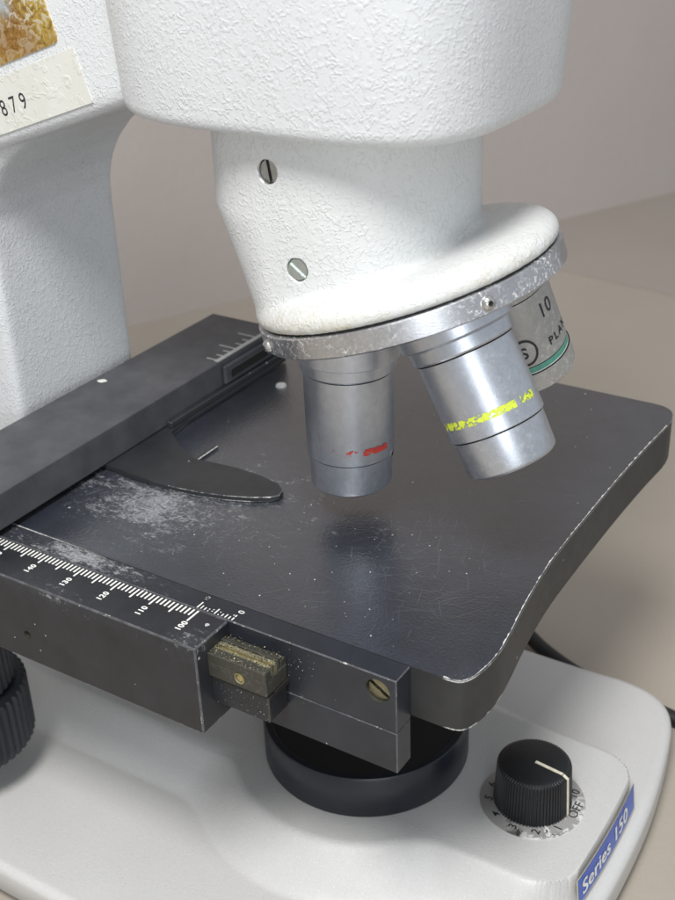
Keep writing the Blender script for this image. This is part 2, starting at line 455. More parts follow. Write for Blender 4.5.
# ================================================================== base
out_pts = [(-150, -20), (-60, -20), (40, -20), (56, -17), (64, -9), (69, 8), (71.5, 30), (72.3, 52), (71.5, 74), (69, 93), (65.5, 108), (60, 115.5), (50, 118.5), (30, 118), (-60, 118), (-150, 118),
           (-160, 108), (-163, 50), (-160, -10)]
outl = catmull(out_pts, 24)
def resample(P, N):
    P = [Vector((p[0], p[1])) for p in P]; L = [0]
    for i in range(len(P)): L.append(L[-1]+(P[(i+1) % len(P)]-P[i]).length)
    o = []; j = 0
    for k in range(N):
        s_ = L[-1]*k/N
        while L[j+1] < s_: j += 1
        tt = (s_-L[j])/(L[j+1]-L[j]); o.append(P[j].lerp(P[(j+1) % len(P)], tt))
    return o
NA = 760; ol = resample(outl, NA); cen = Vector((8, 50))
def sstep(a, b, x):
    t = min(1, max(0, (x-a)/(b-a))); return t*t*(3-2*t)
def panel_sdf(x, y):
    # rounded control panel (flat) union round boss under the lamp housing
    cx, cy, hx, hy, r = 5, 54.0, 61.0, 23.0, 7.0
    bow = 1.2*(1-((y-54)/24)**2)
    qx, qy = abs(x-bow-cx)-hx+r, abs(y-cy)-hy+r
    d1 = math.hypot(max(qx, 0), max(qy, 0))+min(max(qx, qy), 0)-r
    if x < 5: d1 = max(abs(y-cy)-hy, -1e3) if x > -20 else max(abs(y-cy)-hy+(x+20)*-.0, 0-0) if False else abs(y-cy)-hy
    d2 = math.hypot(x-6, y-50)-32.0
    h = max(0, 5-abs(d1-d2))/5
    return min(d1, d2)-h*h*5*.25
def base_h(x, y, de):
    d = panel_sdf(x, y)
    wd = 12-4.5*sstep(30, 50, x)-6.6*sstep(56, 64, x)
    z = -80+10*(1-sstep(0, wd, d))
    dr = math.hypot(x-6, y-50)
    z += 1.5*sstep(0, 60, -(x+30))*0
    r = 2.4
    if de < r: z -= r-math.sqrt(max(0, r*r-(r-de)**2))
    return z
mb = MB(); rings = []
ks = []
k = 1.0
step = .0045
while k > .02:
    ks.append(k); k -= step if k > .30 else .03
ks[0] = 1.0
first = [0, .0006, .0016, .003]
ks = [1-f for f in first]+[q for q in ks[1:]]
for kk in ks:
    rg = []
    for p in ol:
        q = cen+(p-cen)*kk; de = (p-q).length
        # perpendicular edge distance estimate
        rg.append(mb.bm.verts.new((q.x, q.y, base_h(q.x, q.y, de*.8))))
    rings.append(rg)
lowr = [mb.bm.verts.new((p.x, p.y, -88)) for p in ol]
inr = [mb.bm.verts.new((cen.x+(p.x-cen.x)*.985, cen.y+(p.y-cen.y)*.985, -89)) for p in ol]
rings = [inr, lowr]+rings
mi = mb.mi('base')
for a_, b_ in zip(rings[:-1], rings[1:]):
    for i in range(NA):
        j = (i+1) % NA; f = mb.bm.faces.new((a_[i], a_[j], b_[j], b_[i])); f.material_index = mi; f.smooth = True
mb.bm.faces.new(rings[-1]).smooth = True
mb.bm.faces.new(inr[::-1])
base = mb.build('base', sharp=50)
for (x, y) in ((-130, 0), (-130, 98), (48, 8), (48, 98)):
    mb = MB(); mb.lathe((x, y, -92), (0, 0, 1), [(0, 0, 'cord'), (0, 7, 'cord'), (3.2, 7.5, 'cord'), (3.2, 0, 'cord')], 40)
    mb.build('rubber_foot', base)

# name strip on the front of the control panel
def strip_pt(s_, h, off=0.35):
    # s_: along y, h: 0 top .. down
    y = s_; x = 66.0+1.2*(1-((y-54)/24)**2)+off+max(0, h)*.10
    return Vector((x+.75, y, -71.0-h))
mb = MB()
def strip(y0, y1, h0, h1, off, mat, n=24):
    for i in range(n):
        a = y0+(y1-y0)*i/n; b = y0+(y1-y0)*(i+1)/n
        mb.face([strip_pt(a, h0, off), strip_pt(a, h1, off), strip_pt(b, h1, off), strip_pt(b, h0, off)], mat, True)
strip(36.3, 71.7, -.1, 7.6, .25, 'cream'); strip(36.8, 71.2, .25, 7.3, .32, 'blue')
for q_, (da, db) in enumerate(((0, 0), (.22, 0), (.11, .12), (.11, -.12), (.34, .06))):
    put_text(mb, 'Series 150', 5.7, lambda a, b: strip_pt(38.5+a+da, 5.9-b+db, .40+.012*q_), 'mark', bold=.0, spacing=1.08, sx=1.04)
ns = mb.build('name_strip', base, recalc=False); ns['label'] = 'blue name strip lettered Series 150'

# ---- dial plate and brightness knob
KC = Vector((49.6, 53.0, -70.0))
mb = MB(); mb.lathe(KC, (0, 0, 1), [(-.3, 12.2, 'dial'), (.28, 12.2, 'dial'), (.36, 12.0, 'dial'), (.36, 0, 'dial')], 96)
def dial_txt(txt, ang, r, sz):
    c = KC+Vector((math.cos(R(ang))*r, math.sin(R(ang))*r, .42))
    put_text(mb, txt, sz, plane_fn(c+Vector((sz*.35, 0, 0)), (0, 1, 0), (-1, 0, 0)), 'ink', bold=.03, align='CENTER')
for tx, an in (('OFF', 8), ('0', 55), ('1', -32), ('2', -62), ('3', -92), ('4', -122), ('5', -152), ('6', -178)):
    if tx == '0': dial_txt('10', 40, 10.1, 2.9)
    elif tx == 'OFF': dial_txt(tx, 10, 10.2, 3.1)
    else: dial_txt(tx, an, 10.2, 2.8)
mb.build('dial_plate', base)
mb = MB(); NK = 72; prof = []
rings = []
for (h, r, fl) in ((.5, 8.9, 1), (11.0, 8.35, 1), (11.35, 8.2, 1), (11.75, 7.7, 0), (11.9, 7.2, 0)):
    rg = []
    for i in range(NK*4):
        a = 2*math.pi*i/(NK*4); rr = r+(.22 if (i % 4 in (0, 1)) else -.13)*(1 if fl else .0)
        rg.append(mb.bm.verts.new(KC+Vector((rr*math.cos(a), rr*math.sin(a), h))))
    rings.append(rg)
for a_, b_ in zip(rings[:-1], rings[1:]):
    for i in range(NK*4):
        j = (i+1) % (NK*4); mb.bm.faces.new((a_[i], a_[j], b_[j], b_[i])).material_index = mb.mi('knobblack')
f = mb.bm.faces.new(rings[-1]); f.material_index = mb.mi('knobblack')
f = mb.bm.faces.new(rings[0][::-1]); f.material_index = mb.mi('knobblack')
knob = mb.build('brightness_knob', sharp=20)
pa = R(-6); pd = Vector((math.cos(pa), math.sin(pa), 0)); pn = Vector((-pd.y, pd.x, 0)); mb = MB()
for (a0, z0, a1, z1, n_) in ((0.3, 12.0, 7.3, 12.0, Vector((0, 0, 1))), (7.3, 12.0, 8.6, 11.3, pd), (8.6, 11.3, 9.2, .8, pd)):
    A0 = KC+pd*a0+Vector((0, 0, z0)); A1 = KC+pd*a1+Vector((0, 0, z1)); e = pn*.38; up = n_*.12
    mb.face([A0-e+up, A1-e+up, A1+e+up, A0+e+up], 'cream'); mb.face([A0-e, A1-e, A1-e+up, A0-e+up], 'cream'); mb.face([A0+e, A1+e, A1+e+up, A0+e+up], 'cream')
mb.build('pointer_line', knob)

# ---- lamp housing ring on the base
mb = MB()
mb.lathe((6.0, 50.2, -70), (0, 0, 1), [(.0, 25.0, 'housing_black'), (.6, 25.3, 'housing_black'), (11.0, 25.3, 'housing_black'), (11.6, 24.9, 'housing_black'), (11.6, 23.6, 'housing_black'), (11.3, 23.2, 'under'), (11.3, 14, 'under'), (11.3, 0, 'under')], 128)
mb.build('lamp_housing')
# condenser and bracket hanging under the stage
mb = MB()
mb.lathe((6.0, 50.2, -9), (0, 0, -1), [(0, 26, 'under'), (8, 26, 'under'), (8, 19, 'under'), (34, 18, 'under'), (36, 15, 'under'), (36, 0, 'glass')], 96)
mb.build('condenser')
mb = MB(); mb.box(-82, -12, 38, 68, -26, -11.6, 'under', .6); mb.build('stage_bracket')

# ================================================================== column and arm
def prism_vf(prof, y0, y1, r, seg=5):
    """XZ profile extruded along y with its two end outlines rounded over"""
    secs = []
    cx_ = sum(p[0] for p in prof)/len(prof)
    n = len(prof)
    def inset(d):
        o = []
        for i in range(n):
            p0, p1, p2 = Vector(prof[i-1]), Vector(prof[i]), Vector(prof[(i+1) % n])
            e0, e1 = (p1-p0).normalized(), (p2-p1).normalized()
            n0, n1 = Vector((-e0.y, e0.x)), Vector((-e1.y, e1.x)); nn = (n0+n1).normalized()
            o.append(p1+nn*d/max(.35, nn.dot(n0)))
        return o
    for k in range(seg+1):
        t = math.pi/2*k/seg; q = inset(r*(1-math.sin(t))); secs.append([(v.x, y0+r*(1-math.cos(t)), v.y) for v in q])
    for k in range(seg, -1, -1):
        t = math.pi/2*k/seg; q = inset(r*(1-math.sin(t))); secs.append([(v.x, y1-r*(1-math.cos(t)), v.y) for v in q])
    return secs
def voxel_union(parts, voxel, smooth_it, name, mat, parent=microscope):
    me = bpy.data.meshes.new(name); b = bmesh.new()
    for vs, fs in parts:
        V = [b.verts.new(v) for v in vs]
        for q in fs: b.faces.new([V[i] for i in q])
    bmesh.ops.recalc_face_normals(b, faces=b.faces); b.to_mesh(me); b.free()
    o = bpy.data.objects.new(name, me); col.objects.link(o)
    md = o.modifiers.new('r', 'REMESH'); md.mode = 'VOXEL'; md.voxel_size = voxel; md.use_smooth_shade = True
    sm = o.modifiers.new('s', 'SMOOTH'); sm.factor = .5; sm.iterations = smooth_it
    dg = bpy.context.evaluated_depsgraph_get(); me2 = bpy.data.meshes.new_from_object(o.evaluated_get(dg))
    bpy.data.objects.remove(o); bpy.data.meshes.remove(me)
    me2.name = name; me2.transform(Matrix.Scale(S, 4)); me2.materials.clear(); me2.materials.append(M[mat])
    for p in me2.polygons: p.use_smooth = True
    o = bpy.data.objects.new(name, me2); col.objects.link(o); o.parent = parent; o.location = -ROOT*S
    return o
def loft(secs):
    vs = []; fs = []; n = len(secs[0])
    for s_ in secs: vs += [Vector(p) for p in s_]
    for k in range(len(secs)-1):
        for i in range(n):
            j = (i+1) % n; fs.append((k*n+i, k*n+j, (k+1)*n+j, (k+1)*n+i))
    fs.append(tuple(range(n))[::-1]); fs.append(tuple((len(secs)-1)*n+i for i in range(n)))
    return vs, fs
arm_prof = [(-128, 56.0), (-80, 71.6), (-31, 88.1), (-22, 91.2), (-22, 176), (-128, 176)]
col_prof = [(-128, -84), (-80, -84), (-80, 0), (-80, 50), (-79.7, 57), (-78.0, 62.5), (-75.0, 67.5), (-70.5, 72.3), (-64, 77), (-54, 82.5), (-40, 90), (-40, 110), (-128, 110)]
arm = voxel_union([loft(prism_vf(arm_prof, 30.3, 76, 2.6)), loft(prism_vf(col_prof, 33.2, 75.4, 2.2))], .75, 8, 'stand_arm', 'white')
# labels lying on the arm's near face
ax = Vector((.9487, 0, .316)); ay = Vector((-.316, 0, .9487))
def armpt(o, lift): 
    o = Vector((o[0], 30.3-lift, o[1])); return lambda a, b: o+ax*a+ay*b
f = armpt((-40.4, 87.7), .22)
mb = MB(); N_ = 26
L, H = 44, 10.7
def sheet(mb, f, x0, x1, y0, y1, mat):
    mb.face([f(x0, y0), f(x1, y0), f(x1, y1), f(x0, y1)], mat)
sheet(mb, f, -L, 0, 0, H, 'paper')
for (q0, q1) in (((-L, 0), (0, 0)), ((0, 0), (0, H)), ((0, H), (-L, H)), ((-L, H), (-L, 0))):
    a = f(*q0); b = f(*q1); e = Vector((0, .24, 0)); mb.face([a, b, b+e, a+e], 'gold_grime' if q0[1] == 0 and q1[1] == 0 else 'paper')
g_ = armpt((-40.4, 87.7), .26)
put_text(mb, '1041879', 4.7, lambda a, b: g_(a-17.5, b+3.2), 'ink', spacing=1.6, align='RIGHT', sx=.84)
lb = mb.build('serial_label', arm); lb['label'] = 'ivory serial number label ending in 879'
mb = MB(); f = armpt((-47.6+.3, 98.7), .30)
pts = [(-34, 0), (-1.2, 0), (-.35, .35), (0, 1.2), (0, 24), (-34, 24)]
mb.face([f(*p) for p in pts], 'gold')
for i in range(len(pts)):
    a, b = f(*pts[i]), f(*pts[(i+1) % len(pts)]); e = Vector((0, .32, 0)); mb.face([a, b, b+e, a+e], 'gold')
gs = mb.build('gold_sticker', arm); gs['label'] = 'tarnished gold foil sticker, partly rubbed off'

# ================================================================== head body
mb = MB(); secs = []
HC = (4.6, 50.5)
for (z, gr) in ((88, -2.4), (88.12, -1.5), (88.5, -.85), (89.0, -.42), (89.8, -.1), (90.8, .05), (110, 1.2), (130, 2.6), (150, 3.6), (176, 4.6)):
    secs.append([mb.bm.verts.new((x, y, z)) for x, y in superellipse(HC[0], HC[1], 38.2+gr, 32+gr, 3.5, 160)])
mi = mb.mi('white')
for a_, b_ in zip(secs[:-1], secs[1:]):
    for i in range(160):
        j = (i+1) % 160; f = mb.bm.faces.new((a_[i], a_[j], b_[j], b_[i])); f.material_index = mi; f.smooth = True
mb.bm.faces.new(secs[0][::-1]).material_index = mi; mb.bm.faces.new(secs[-1]).material_index = mi
mb.build('head_body', sharp=40)

# ================================================================== nosepiece
T = Vector((20.5262, 48.9953, 51.8006)); a = Vector((0.29885053, 0.04675762, -0.95315376))
u = Vector((-0.94169745, -0.14733631, -0.30248623)); wv = Vector((-0.15457770, 0.98798064, 0))
RD, HR = 30.7, 4.37
def disc_ring(h, r, n=120):    # h: distance above the seam plane
    c = T-a*(HR+.22+h)
    return [c+(u*math.cos(2*math.pi*i/n)+wv*math.sin(2*math.pi*i/n))*r for i in range(n)]
disc = loft([disc_ring(0, RD-.9), disc_ring(.35, RD-.35), disc_ring(1.6, RD-.1), disc_ring(3.0, RD-.6), disc_ring(4.0, RD-1.7), disc_ring(4.7, RD-3.4), disc_ring(5.1, RD-6)])
NN = 120
neck_out = superellipse(6.8, 48.3, 24.4, 23.8, 2.5, NN)
def to_plane(p, h, rmax):
    # drop the neck point down onto a plane h above the seam, pulled inside radius rmax
    c = T-a*(HR+.22+h); z = c.z-((p[0]-c.x)*a.x+(p[1]-c.y)*a.y)/a.z
    q = Vector((p[0], p[1], z)); v = q-c
    if v.length > rmax: q = c+v.normalized()*rmax
    return q
kn = []
for p in neck_out: kn.append(Vector((p[0], p[1], 71)))
secs = [[to_plane(p, .8, RD-.5) for p in neck_out]]
low = secs[0]
for tt in (.33, .66): secs.append([low[i].lerp(kn[i], tt) for i in range(NN)])
secs += [kn, [Vector((p[0], p[1], 80)) for p in neck_out], [Vector((p[0], p[1], 90.5)) for p in neck_out]]
nose = voxel_union([disc, loft(secs)], .55, 14, 'nosepiece_housing', 'white_nose')

# screws let into the neck, placed on the surface along its own normal
bvh = BVHTree.FromPolygons([v.co/S for v in nose.data.vertices], [tuple(p.vertices) for p in nose.data.polygons])
def on_nose(px):
    d = Vector(ROW[0])*((px[0]-337.5)/1216.76)+Vector(ROW[1])*((px[1]-450)/1216.76)+Vector(ROW[2])
    h, n, _, _ = bvh.ray_cast(Vector(CAM), d.normalized()); return h, n
for px, rr, mt, sa in (((267, 172), 2.0, 'steel', 1.75), ((297, 270), 2.0, 'zinc', 2.5)):
    h, n = on_nose(px)
    if h is None: continue
    drill(nose, h, n, rr*1.12, 1.6, 'steel' if mt == 'steel' else 'zinc', False)
    sw = slotted_screw('screw', nose, h-n*(.75 if mt == 'steel' else .25), n, rr, mt, sa, .8 if mt == 'steel' else .35, 'dark' if mt == 'steel' else 'zinc')
# rotating ring
mb = MB(); c0 = T-a*HR
mb.lathe(c0, a, [(-.3, 0, 'dark'), (-.3, RD-1.2, 'dark'), (0, RD-1.2, 'dark'), (0.02, RD-.25, 'ring'), (.25, RD, 'ring'), (HR-.35, RD, 'ring'), (HR, RD-.4, 'ring'), (HR, RD-3, 'ring'), (HR-.8, RD-3.3, 'grimy'), (HR-.6, 16, 'objmetal'), (HR+1.6, 14, 'objmetal'), (HR+1.6, 0, 'objmetal')], 180)
ring = mb.build('nosepiece_ring', sharp=30)
for az in (-2.413, -.781, .85, 2.4):
    dd = u*math.cos(az)+wv*math.sin(az); p = c0+a*2.35+dd*(RD-.05)
    mb = MB(); mb.lathe(p, dd, [(-.4, 1.55, 'dark'), (.05, 1.5, 'grimy'), (.12, 1.35, 'steel'), (.6, 1.2, 'steel'), (1.0, .75, 'steel'), (1.05, .5, 'steel'), (.75, .3, 'dark'), (.75, 0, 'dark')], 32)
    mb.build('rivet', ring)

# ---- objectives
def cyl_fn(Q, tip, r, az0, h0, off=.06):
    Q, tip = Vector(Q), Vector(tip); d = (tip-Q).normalized(); e1 = d.cross(Vector((0, 1, 0))).normalized(); e2 = d.cross(e1)
    def fn(x, y):       # x to the right around the barrel, y towards the nosepiece
        az = R(az0)-x/r; return tip-d*(h0+y)+(e1*math.cos(az)+e2*math.sin(az))*(r+off)
    return fn
def band(mb, fn, x0, x1, h0, h1, mat, thr, seed, nx=150, ny=8):
    for i in range(nx):
        for j in range(ny):
            xa, xb = x0+(x1-x0)*i/nx, x0+(x1-x0)*(i+1)/nx; ya, yb = h0+(h1-h0)*j/ny, h0+(h1-h0)*(j+1)/ny
            xm, ym = (xa+xb)/2, (ya+yb)/2
            edge = abs((ym-h0)/(h1-h0)-.5)*2
            v = noise.noise(Vector((xm*1.1, ym*1.6, seed)))+.6*noise.noise(Vector((xm*3.1, ym*3.5, seed+9)))-.35*edge**2
            if v > thr(xm): mb.face([fn(xa, ya), fn(xb, ya), fn(xb, yb), fn(xa, yb)], mat)
def objective(Q, tip, prof, name='objective'):
    Q, tip = Vector(Q), Vector(tip); d = (Q-tip).normalized()
    mb = MB(); mb.lathe(tip, d, prof, 112)
    return mb.build(name, sharp=28), d
def std_prof(hb, hc, hl, mt='objmetal'):
    # hb joint height, hc collar height, hl root height above the tip
    return [(.9, 0, 'glass'), (.9, 3.2, 'glass'), (.5, 3.6, 'dark'), (.35, 6.4, 'grimy'), (0.0, 6.9, mt), (0, 8.2, mt), (.5, 8.75, mt), (1.0, 8.85, mt), (hb-.35, 9.0, mt), (hb-.1, 9.0, mt),
            (hb-.1, 8.5, 'dark'), (hb+.22, 8.5, 'dark'), (hb+.22, 9.3, mt), (hb+.35, 9.42, mt), (hc-.35, 9.45, mt), (hc-.2, 9.2, 'dark'), (hc, 9.2, 'dark'), (hc, 9.8, mt), (hc+.35, 10.05, mt), (hc+2.6, 10.1, mt),
            (hc+2.9, 10.6, mt), (hc+3.2, 11.1, mt), (hl, 11.4, mt), (hl, 0, mt)]
Q1, T1 = (6.2, 46.7, 47.2), (6.2, 46.7, 8.0)
o1, d1 = objective(Q1, T1, std_prof(7.6, 27.0, 41.5))
o1['label'] = 'upright objective with worn red band'
mb = MB(); f1 = cyl_fn(Q1, T1, 9.45, 60, 11.0)
def thr1(x): return -.55 if 3.0 < x < 9.2 else (.02 if -.5 < x < 1.6 else (.30 if 1.6 <= x <= 3 else (.5 if -5 < x < 11 else .72)))
band(mb, f1, -8, 12, -.75, .75, 'red', thr1, 3.3, 190, 9)
mb.build('red_band', o1, recalc=False)
mb = MB(); e1 = Vector(d1).cross(Vector((0, 1, 0)))
fh = cyl_fn(Q1, T1, 9.15, -12, 7.9, 0); c_ = fh(0, 0); n_ = (c_-Vector((6.4, 46.5, c_.z))).normalized()
mb.lathe(c_, n_, [(-.3, .9, 'steel'), (.25, .9, 'steel'), (.3, .75, 'steel'), (.1, .45, 'dark'), (.1, 0, 'dark')], 24)
mb.build('set_screw', o1)
Q2, T2 = (32.4, 40.06, 55.1), (47.53, 38.8, 27.0)
o2, d2 = objective(Q2, T2, std_prof(7.7, 23.8, 31))
o2['label'] = 'tilted objective with worn yellow band'
mb = MB(); f2 = cyl_fn(Q2, T2, 9.45, 70, 11.6)
def thr2(x): return -.40 if -9.5 < x < 3.6 else (-.55 if 3.6 <= x < 7.0 else (.8 if x < 8.2 else (-.2 if x < 12 else .5)))
band(mb, f2, -13, 14, -.75, .75, 'yellow', thr2, 1.7, 260, 9)
mb.build('yellow_band', o2, recalc=False)
Q3, T3 = (33.35, 58.57, 56.3), (38.45, 66.5, 33.0)
g3 = 'objgrey'
o3, d3 = objective(Q3, T3, [(.9, 0, 'glass'), (.9, 4, 'glass'), (.3, 5, 'dark'), (0, 6.5, 'grimy'), (0, 8.3, 'grimy'), (.6, 9.2, g3), (1.0, 9.5, g3), (5.0, 9.5, g3), (5.2, 9.25, 'dark'), (5.35, 9.2, 'pale'), (5.7, 9.2, 'green'), (6.6, 9.2, 'green'), (6.85, 9.1, 'dark'), (6.85, 9.25, g3),
                   (21.4, 9.1, g3), (21.6, 8.8, 'dark'), (21.9, 8.8, 'dark'), (21.9, 9.5, g3), (26, 9.6, g3), (26, 0, g3)])
o3['label'] = 'grey objective marked 10 and PLAN with green band'
mb = MB(); fn = cyl_fn(Q3, T3, 9.15, 25, 15.6)
put_text(mb, '10', 4.6, fn, 'ink', bold=.03, spacing=1.05, sx=.9)
fn = cyl_fn(Q3, T3, 9.25, 24, 9.2)
put_text(mb, 'PLAN', 2.5, fn, 'ink', bold=.05, spacing=1.35)
fn = cyl_fn(Q3, T3, 9.25, 58, 10.4)
def arc(r0, r1, a0, a1, n=40):
    for i in range(n):
        A_, B_ = R(a0+(a1-a0)*i/n), R(a0+(a1-a0)*(i+1)/n)
        mb.face([fn(r0*math.cos(A_), r0*math.sin(A_)*1.15), fn(r1*math.cos(A_), r1*math.sin(A_)*1.15), fn(r1*math.cos(B_), r1*math.sin(B_)*1.15), fn(r0*math.cos(B_), r0*math.sin(B_)*1.15)], 'ink')
arc(2.25, 2.7, 0, 360)
put_text(mb, 'S', 3.6, lambda x, y: fn(x-1.0, y-1.25), 'ink', bold=.05)
mb.build('engraving', o3, recalc=False)

# ================================================================== stage
st = [(-62, 5.2), (-30, 5.2), (0, 5.2), (30, 5.2), (43.5, 5.2), (49.5, 5.2), (52.6, 5.35), (54.2, 6.1), (55.2, 7.8), (55.8, 10.4), (56.15, 13.7), (56.1, 18), (55.3, 24.5), (54.3, 31), (53.4, 38), (52.7, 45), (52.3, 52), (52.1, 62), (52.0, 75), (52.05, 90), (52.4, 105), (52.9, 115),
      (53.0, 119.5), (52.5, 123.5), (51.3, 126.4), (49.2, 128.1), (46.5, 128.7), (42, 128.7), (16, 128.6), (-20, 128.6), (-62, 128.6), (-66, 127), (-67.5, 123), (-67.5, 60), (-67.5, 10), (-66, 6.5)]
stp = [st[i] for i in range(len(st))]
fine = []
for i in range(len(stp)):
    p0_, p1_, p2_, p3_ = stp[i-1], stp[i], stp[(i+1) % len(stp)], stp[(i+2) % len(stp)]
    if 5 <= i <= 27:
        for k in range(4):
            t_ = k/4
            fine.append(tuple(.5*((2*p1_[q])+(-p0_[q]+p2_[q])*t_+(2*p0_[q]-5*p1_[q]+4*p2_[q]-p3_[q])*t_*t_+(-p0_[q]+3*p1_[q]-3*p2_[q]+p3_[q])*t_**3) for q in (0, 1)))
    else: fine.append(p1_)
mb = MB(); mb.prism(fine, -11.3, 0, 'stage', bev=.28, seg=2, bevmat='chip', sidemat='stage_side')
ne = len(fine); acc = 0
for i in range(6, 27*4):
    if i+1 >= ne: break
    p_, q_ = Vector(fine[i]), Vector(fine[i+1])
    L_ = (q_-p_).length; nrm = Vector((-(q_-p_).y, (q_-p_).x)).normalized(); K_ = max(1, int(L_/.22))
    if q_.y < 5.5 and q_.x < 53: pass
    for k in range(K_):
        s0 = acc+L_*k/K_; v = noise.noise(Vector((s0*.9, 1.3, 0)))+.6*noise.noise(Vector((s0*3.7, 7.3, 0)))
        far = 1 if p_.y < 118 else 0
        w_ = max((.10+.26*v)*far, .035*far if v > -.75 else 0)
        if w_ < .03: continue
        a_, b_ = p_.lerp(q_, k/K_), p_.lerp(q_, (k+1)/K_); w2 = w_*random.uniform(.7, 1.2)
        ai, bi = a_+nrm*(.22+w_), b_+nrm*(.22+w2); ao, bo = a_-nrm*.012, b_-nrm*.012
        at, bt = a_+nrm*.24, b_+nrm*.24
        mb.face([(ai.x, ai.y, .02), (at.x, at.y, .02), (bt.x, bt.y, .02), (bi.x, bi.y, .02)], 'dust')
        mb.face([(at.x, at.y, .02), (ao.x, ao.y, -.26), (bo.x, bo.y, -.26), (bt.x, bt.y, .02)], 'dust')
    acc += L_
# hairline scratches cut into the paint
def hair(x, y, ang, L_, curv, wd, mat='scratch'):
    n = 10; pts = []
    px_, py_, an = x, y, ang
    for i in range(n+1):
        pts.append((px_, py_, an)); px_ += math.cos(an)*L_/n; py_ += math.sin(an)*L_/n; an += curv*L_/n+random.gauss(0, .02)
    for i in range(n):
        (x0, y0, a0), (x1, y1, a1) = pts[i], pts[i+1]
        w0 = wd*math.sin(math.pi*(i+.15)/(n+.3)); w1 = wd*math.sin(math.pi*(i+1)/(n+.3))
        mb.face([(x0-math.sin(a0)*w0, y0+math.cos(a0)*w0, .012), (x0+math.sin(a0)*w0, y0-math.cos(a0)*w0, .012), (x1+math.sin(a1)*w1, y1-math.cos(a1)*w1, .012), (x1-math.sin(a1)*w1, y1+math.cos(a1)*w1, .012)], mat)
def inside(x, y): return -50 < x < 50.5 and 6.5 < y < 125
for i in range(420):
    z_ = random.random()
    if z_ < .62: cx_, cy_, sx_, sy_ = 30, 30, 13, 14
    elif z_ < .85: cx_, cy_, sx_, sy_ = -25, 28, 15, 14
    else: cx_, cy_, sx_, sy_ = 10, 55, 28, 28
    x, y = random.gauss(cx_, sx_), random.gauss(cy_, sy_)
    if not inside(x, y): continue
    L_ = random.uniform(1.5, 8) if random.random() < .9 else random.uniform(8, 14)
    an = random.choice([.35, .8, 1.9])+random.gauss(0, .2) if random.random() < .8 else random.uniform(0, 3.1)
    if not inside(x+math.cos(an)*L_, y+math.sin(an)*L_): continue
    hair(x, y, an, L_, random.gauss(0, .025), random.uniform(.006, .018))
for i in range(420):          # the rubbed patch where slides were pushed against the finger
    x, y = random.gauss(-33, 11), random.gauss(26, 7)
    if not (-52 < x < 20 and 6 < y < 33): continue
    dens = math.exp(-((x+33)/16)**2-((y-27)/9)**2)
    an = random.choice([.15, 1.35, 1.5, 1.1])+random.gauss(0, .12); L_ = random.uniform(.3, 1.6) if random.random() < .9 else random.uniform(2, 5)
    if y+L_ > 32.8 and x > -56: continue
    hair(x, y, an, L_, random.gauss(0, .02), random.uniform(.02, .07)*(.5+dens), 'scratch_pale' if random.random() < .25+.5*dens else 'scratch')
for i in range(75):
    x, y = (random.gauss(25, 20), random.gauss(25, 15)) if random.random() < .6 else (random.uniform(-45, 50), random.uniform(7, 115))
    if not inside(x, y): continue
    r = random.choice([.07, .09, .10, .15]); k_ = random.uniform(0, 3)
    mb.face([(x+r*(1+.4*math.sin(3*t_+k_))*math.cos(t_), y+r*(1+.4*math.cos(2*t_+k_))*math.sin(t_), .02) for t_ in [q*math.pi/4 for q in range(8)]], 'dust')
stage = mb.build('stage', sharp=30, recalc=True)

# front guide bar of the stage (fixed), two plates screwed together
mb = MB()
def wedge(pts, y0, y1, mat, bev, bevmat): mb.prism(pts, y0, y1, mat, bev=bev, seg=2, axis='y', bevmat=bevmat, smooth=False)
mb.box(-70, 44, 0.0, 5.22, -12.05, .03, 'bar', .22, 1, 'chip_rare')
mb.box(-70, 44, 0.05, 5.20, -21.7, -12.12, 'bar', .22, 1, 'chip_rare')
fb = mb.build('guide_bar', stage, sharp=20)
# bright line of the joint, worn bare
mb = MB(); mb.box(21, 43.9, -.06, .2, -12.16, -12.0, 'mark_dull'); mb.build('joint_line', fb) if False else mb.bm.free()
drill(fb, (40.1, 0, -3.6), (0, -1, 0), 2.5, 1.9, 'grimy')
slotted_screw('screw', fb, (40.1, .75, -3.6), (0, -1, 0), 2.3, 'dull_brass', 2.55, .8, 'dark')
# vernier on the guide bar
mb = MB(); Z = .06
def tick(x, y0, y1, wd, mat='mark', z=Z):
    mb.face([(x-wd/2, y0, z), (x+wd/2, y0, z), (x+wd/2, y1, z), (x-wd/2, y1, z)], mat)
for i in range(11):
    L_ = 2.0 if i in (0, 10) else (1.75 if i == 5 else 1.15)
    x = -1.0+i*.84
    y = .35
    while y < .35+L_:
        if random.random() < .80: tick(x, y, min(y+.30, .35+L_), .30 if i in (0, 5, 10) else .26)
        y += .30
put_text(mb, '0', 1.9, plane_fn((8.2, 2.9, Z), (0, 1, 0), (-1, 0, 0)), 'mark', bold=.02)
put_text(mb, '10', 1.5, plane_fn((-.6, 3.0, Z), (0, 1, 0), (-1, 0, 0)), 'mark_dull', keep=lambda v: noise.noise(Vector((v.x*2, v.y*2, 4))) > -.05)
vn = mb.build('vernier_scale', fb, recalc=False)

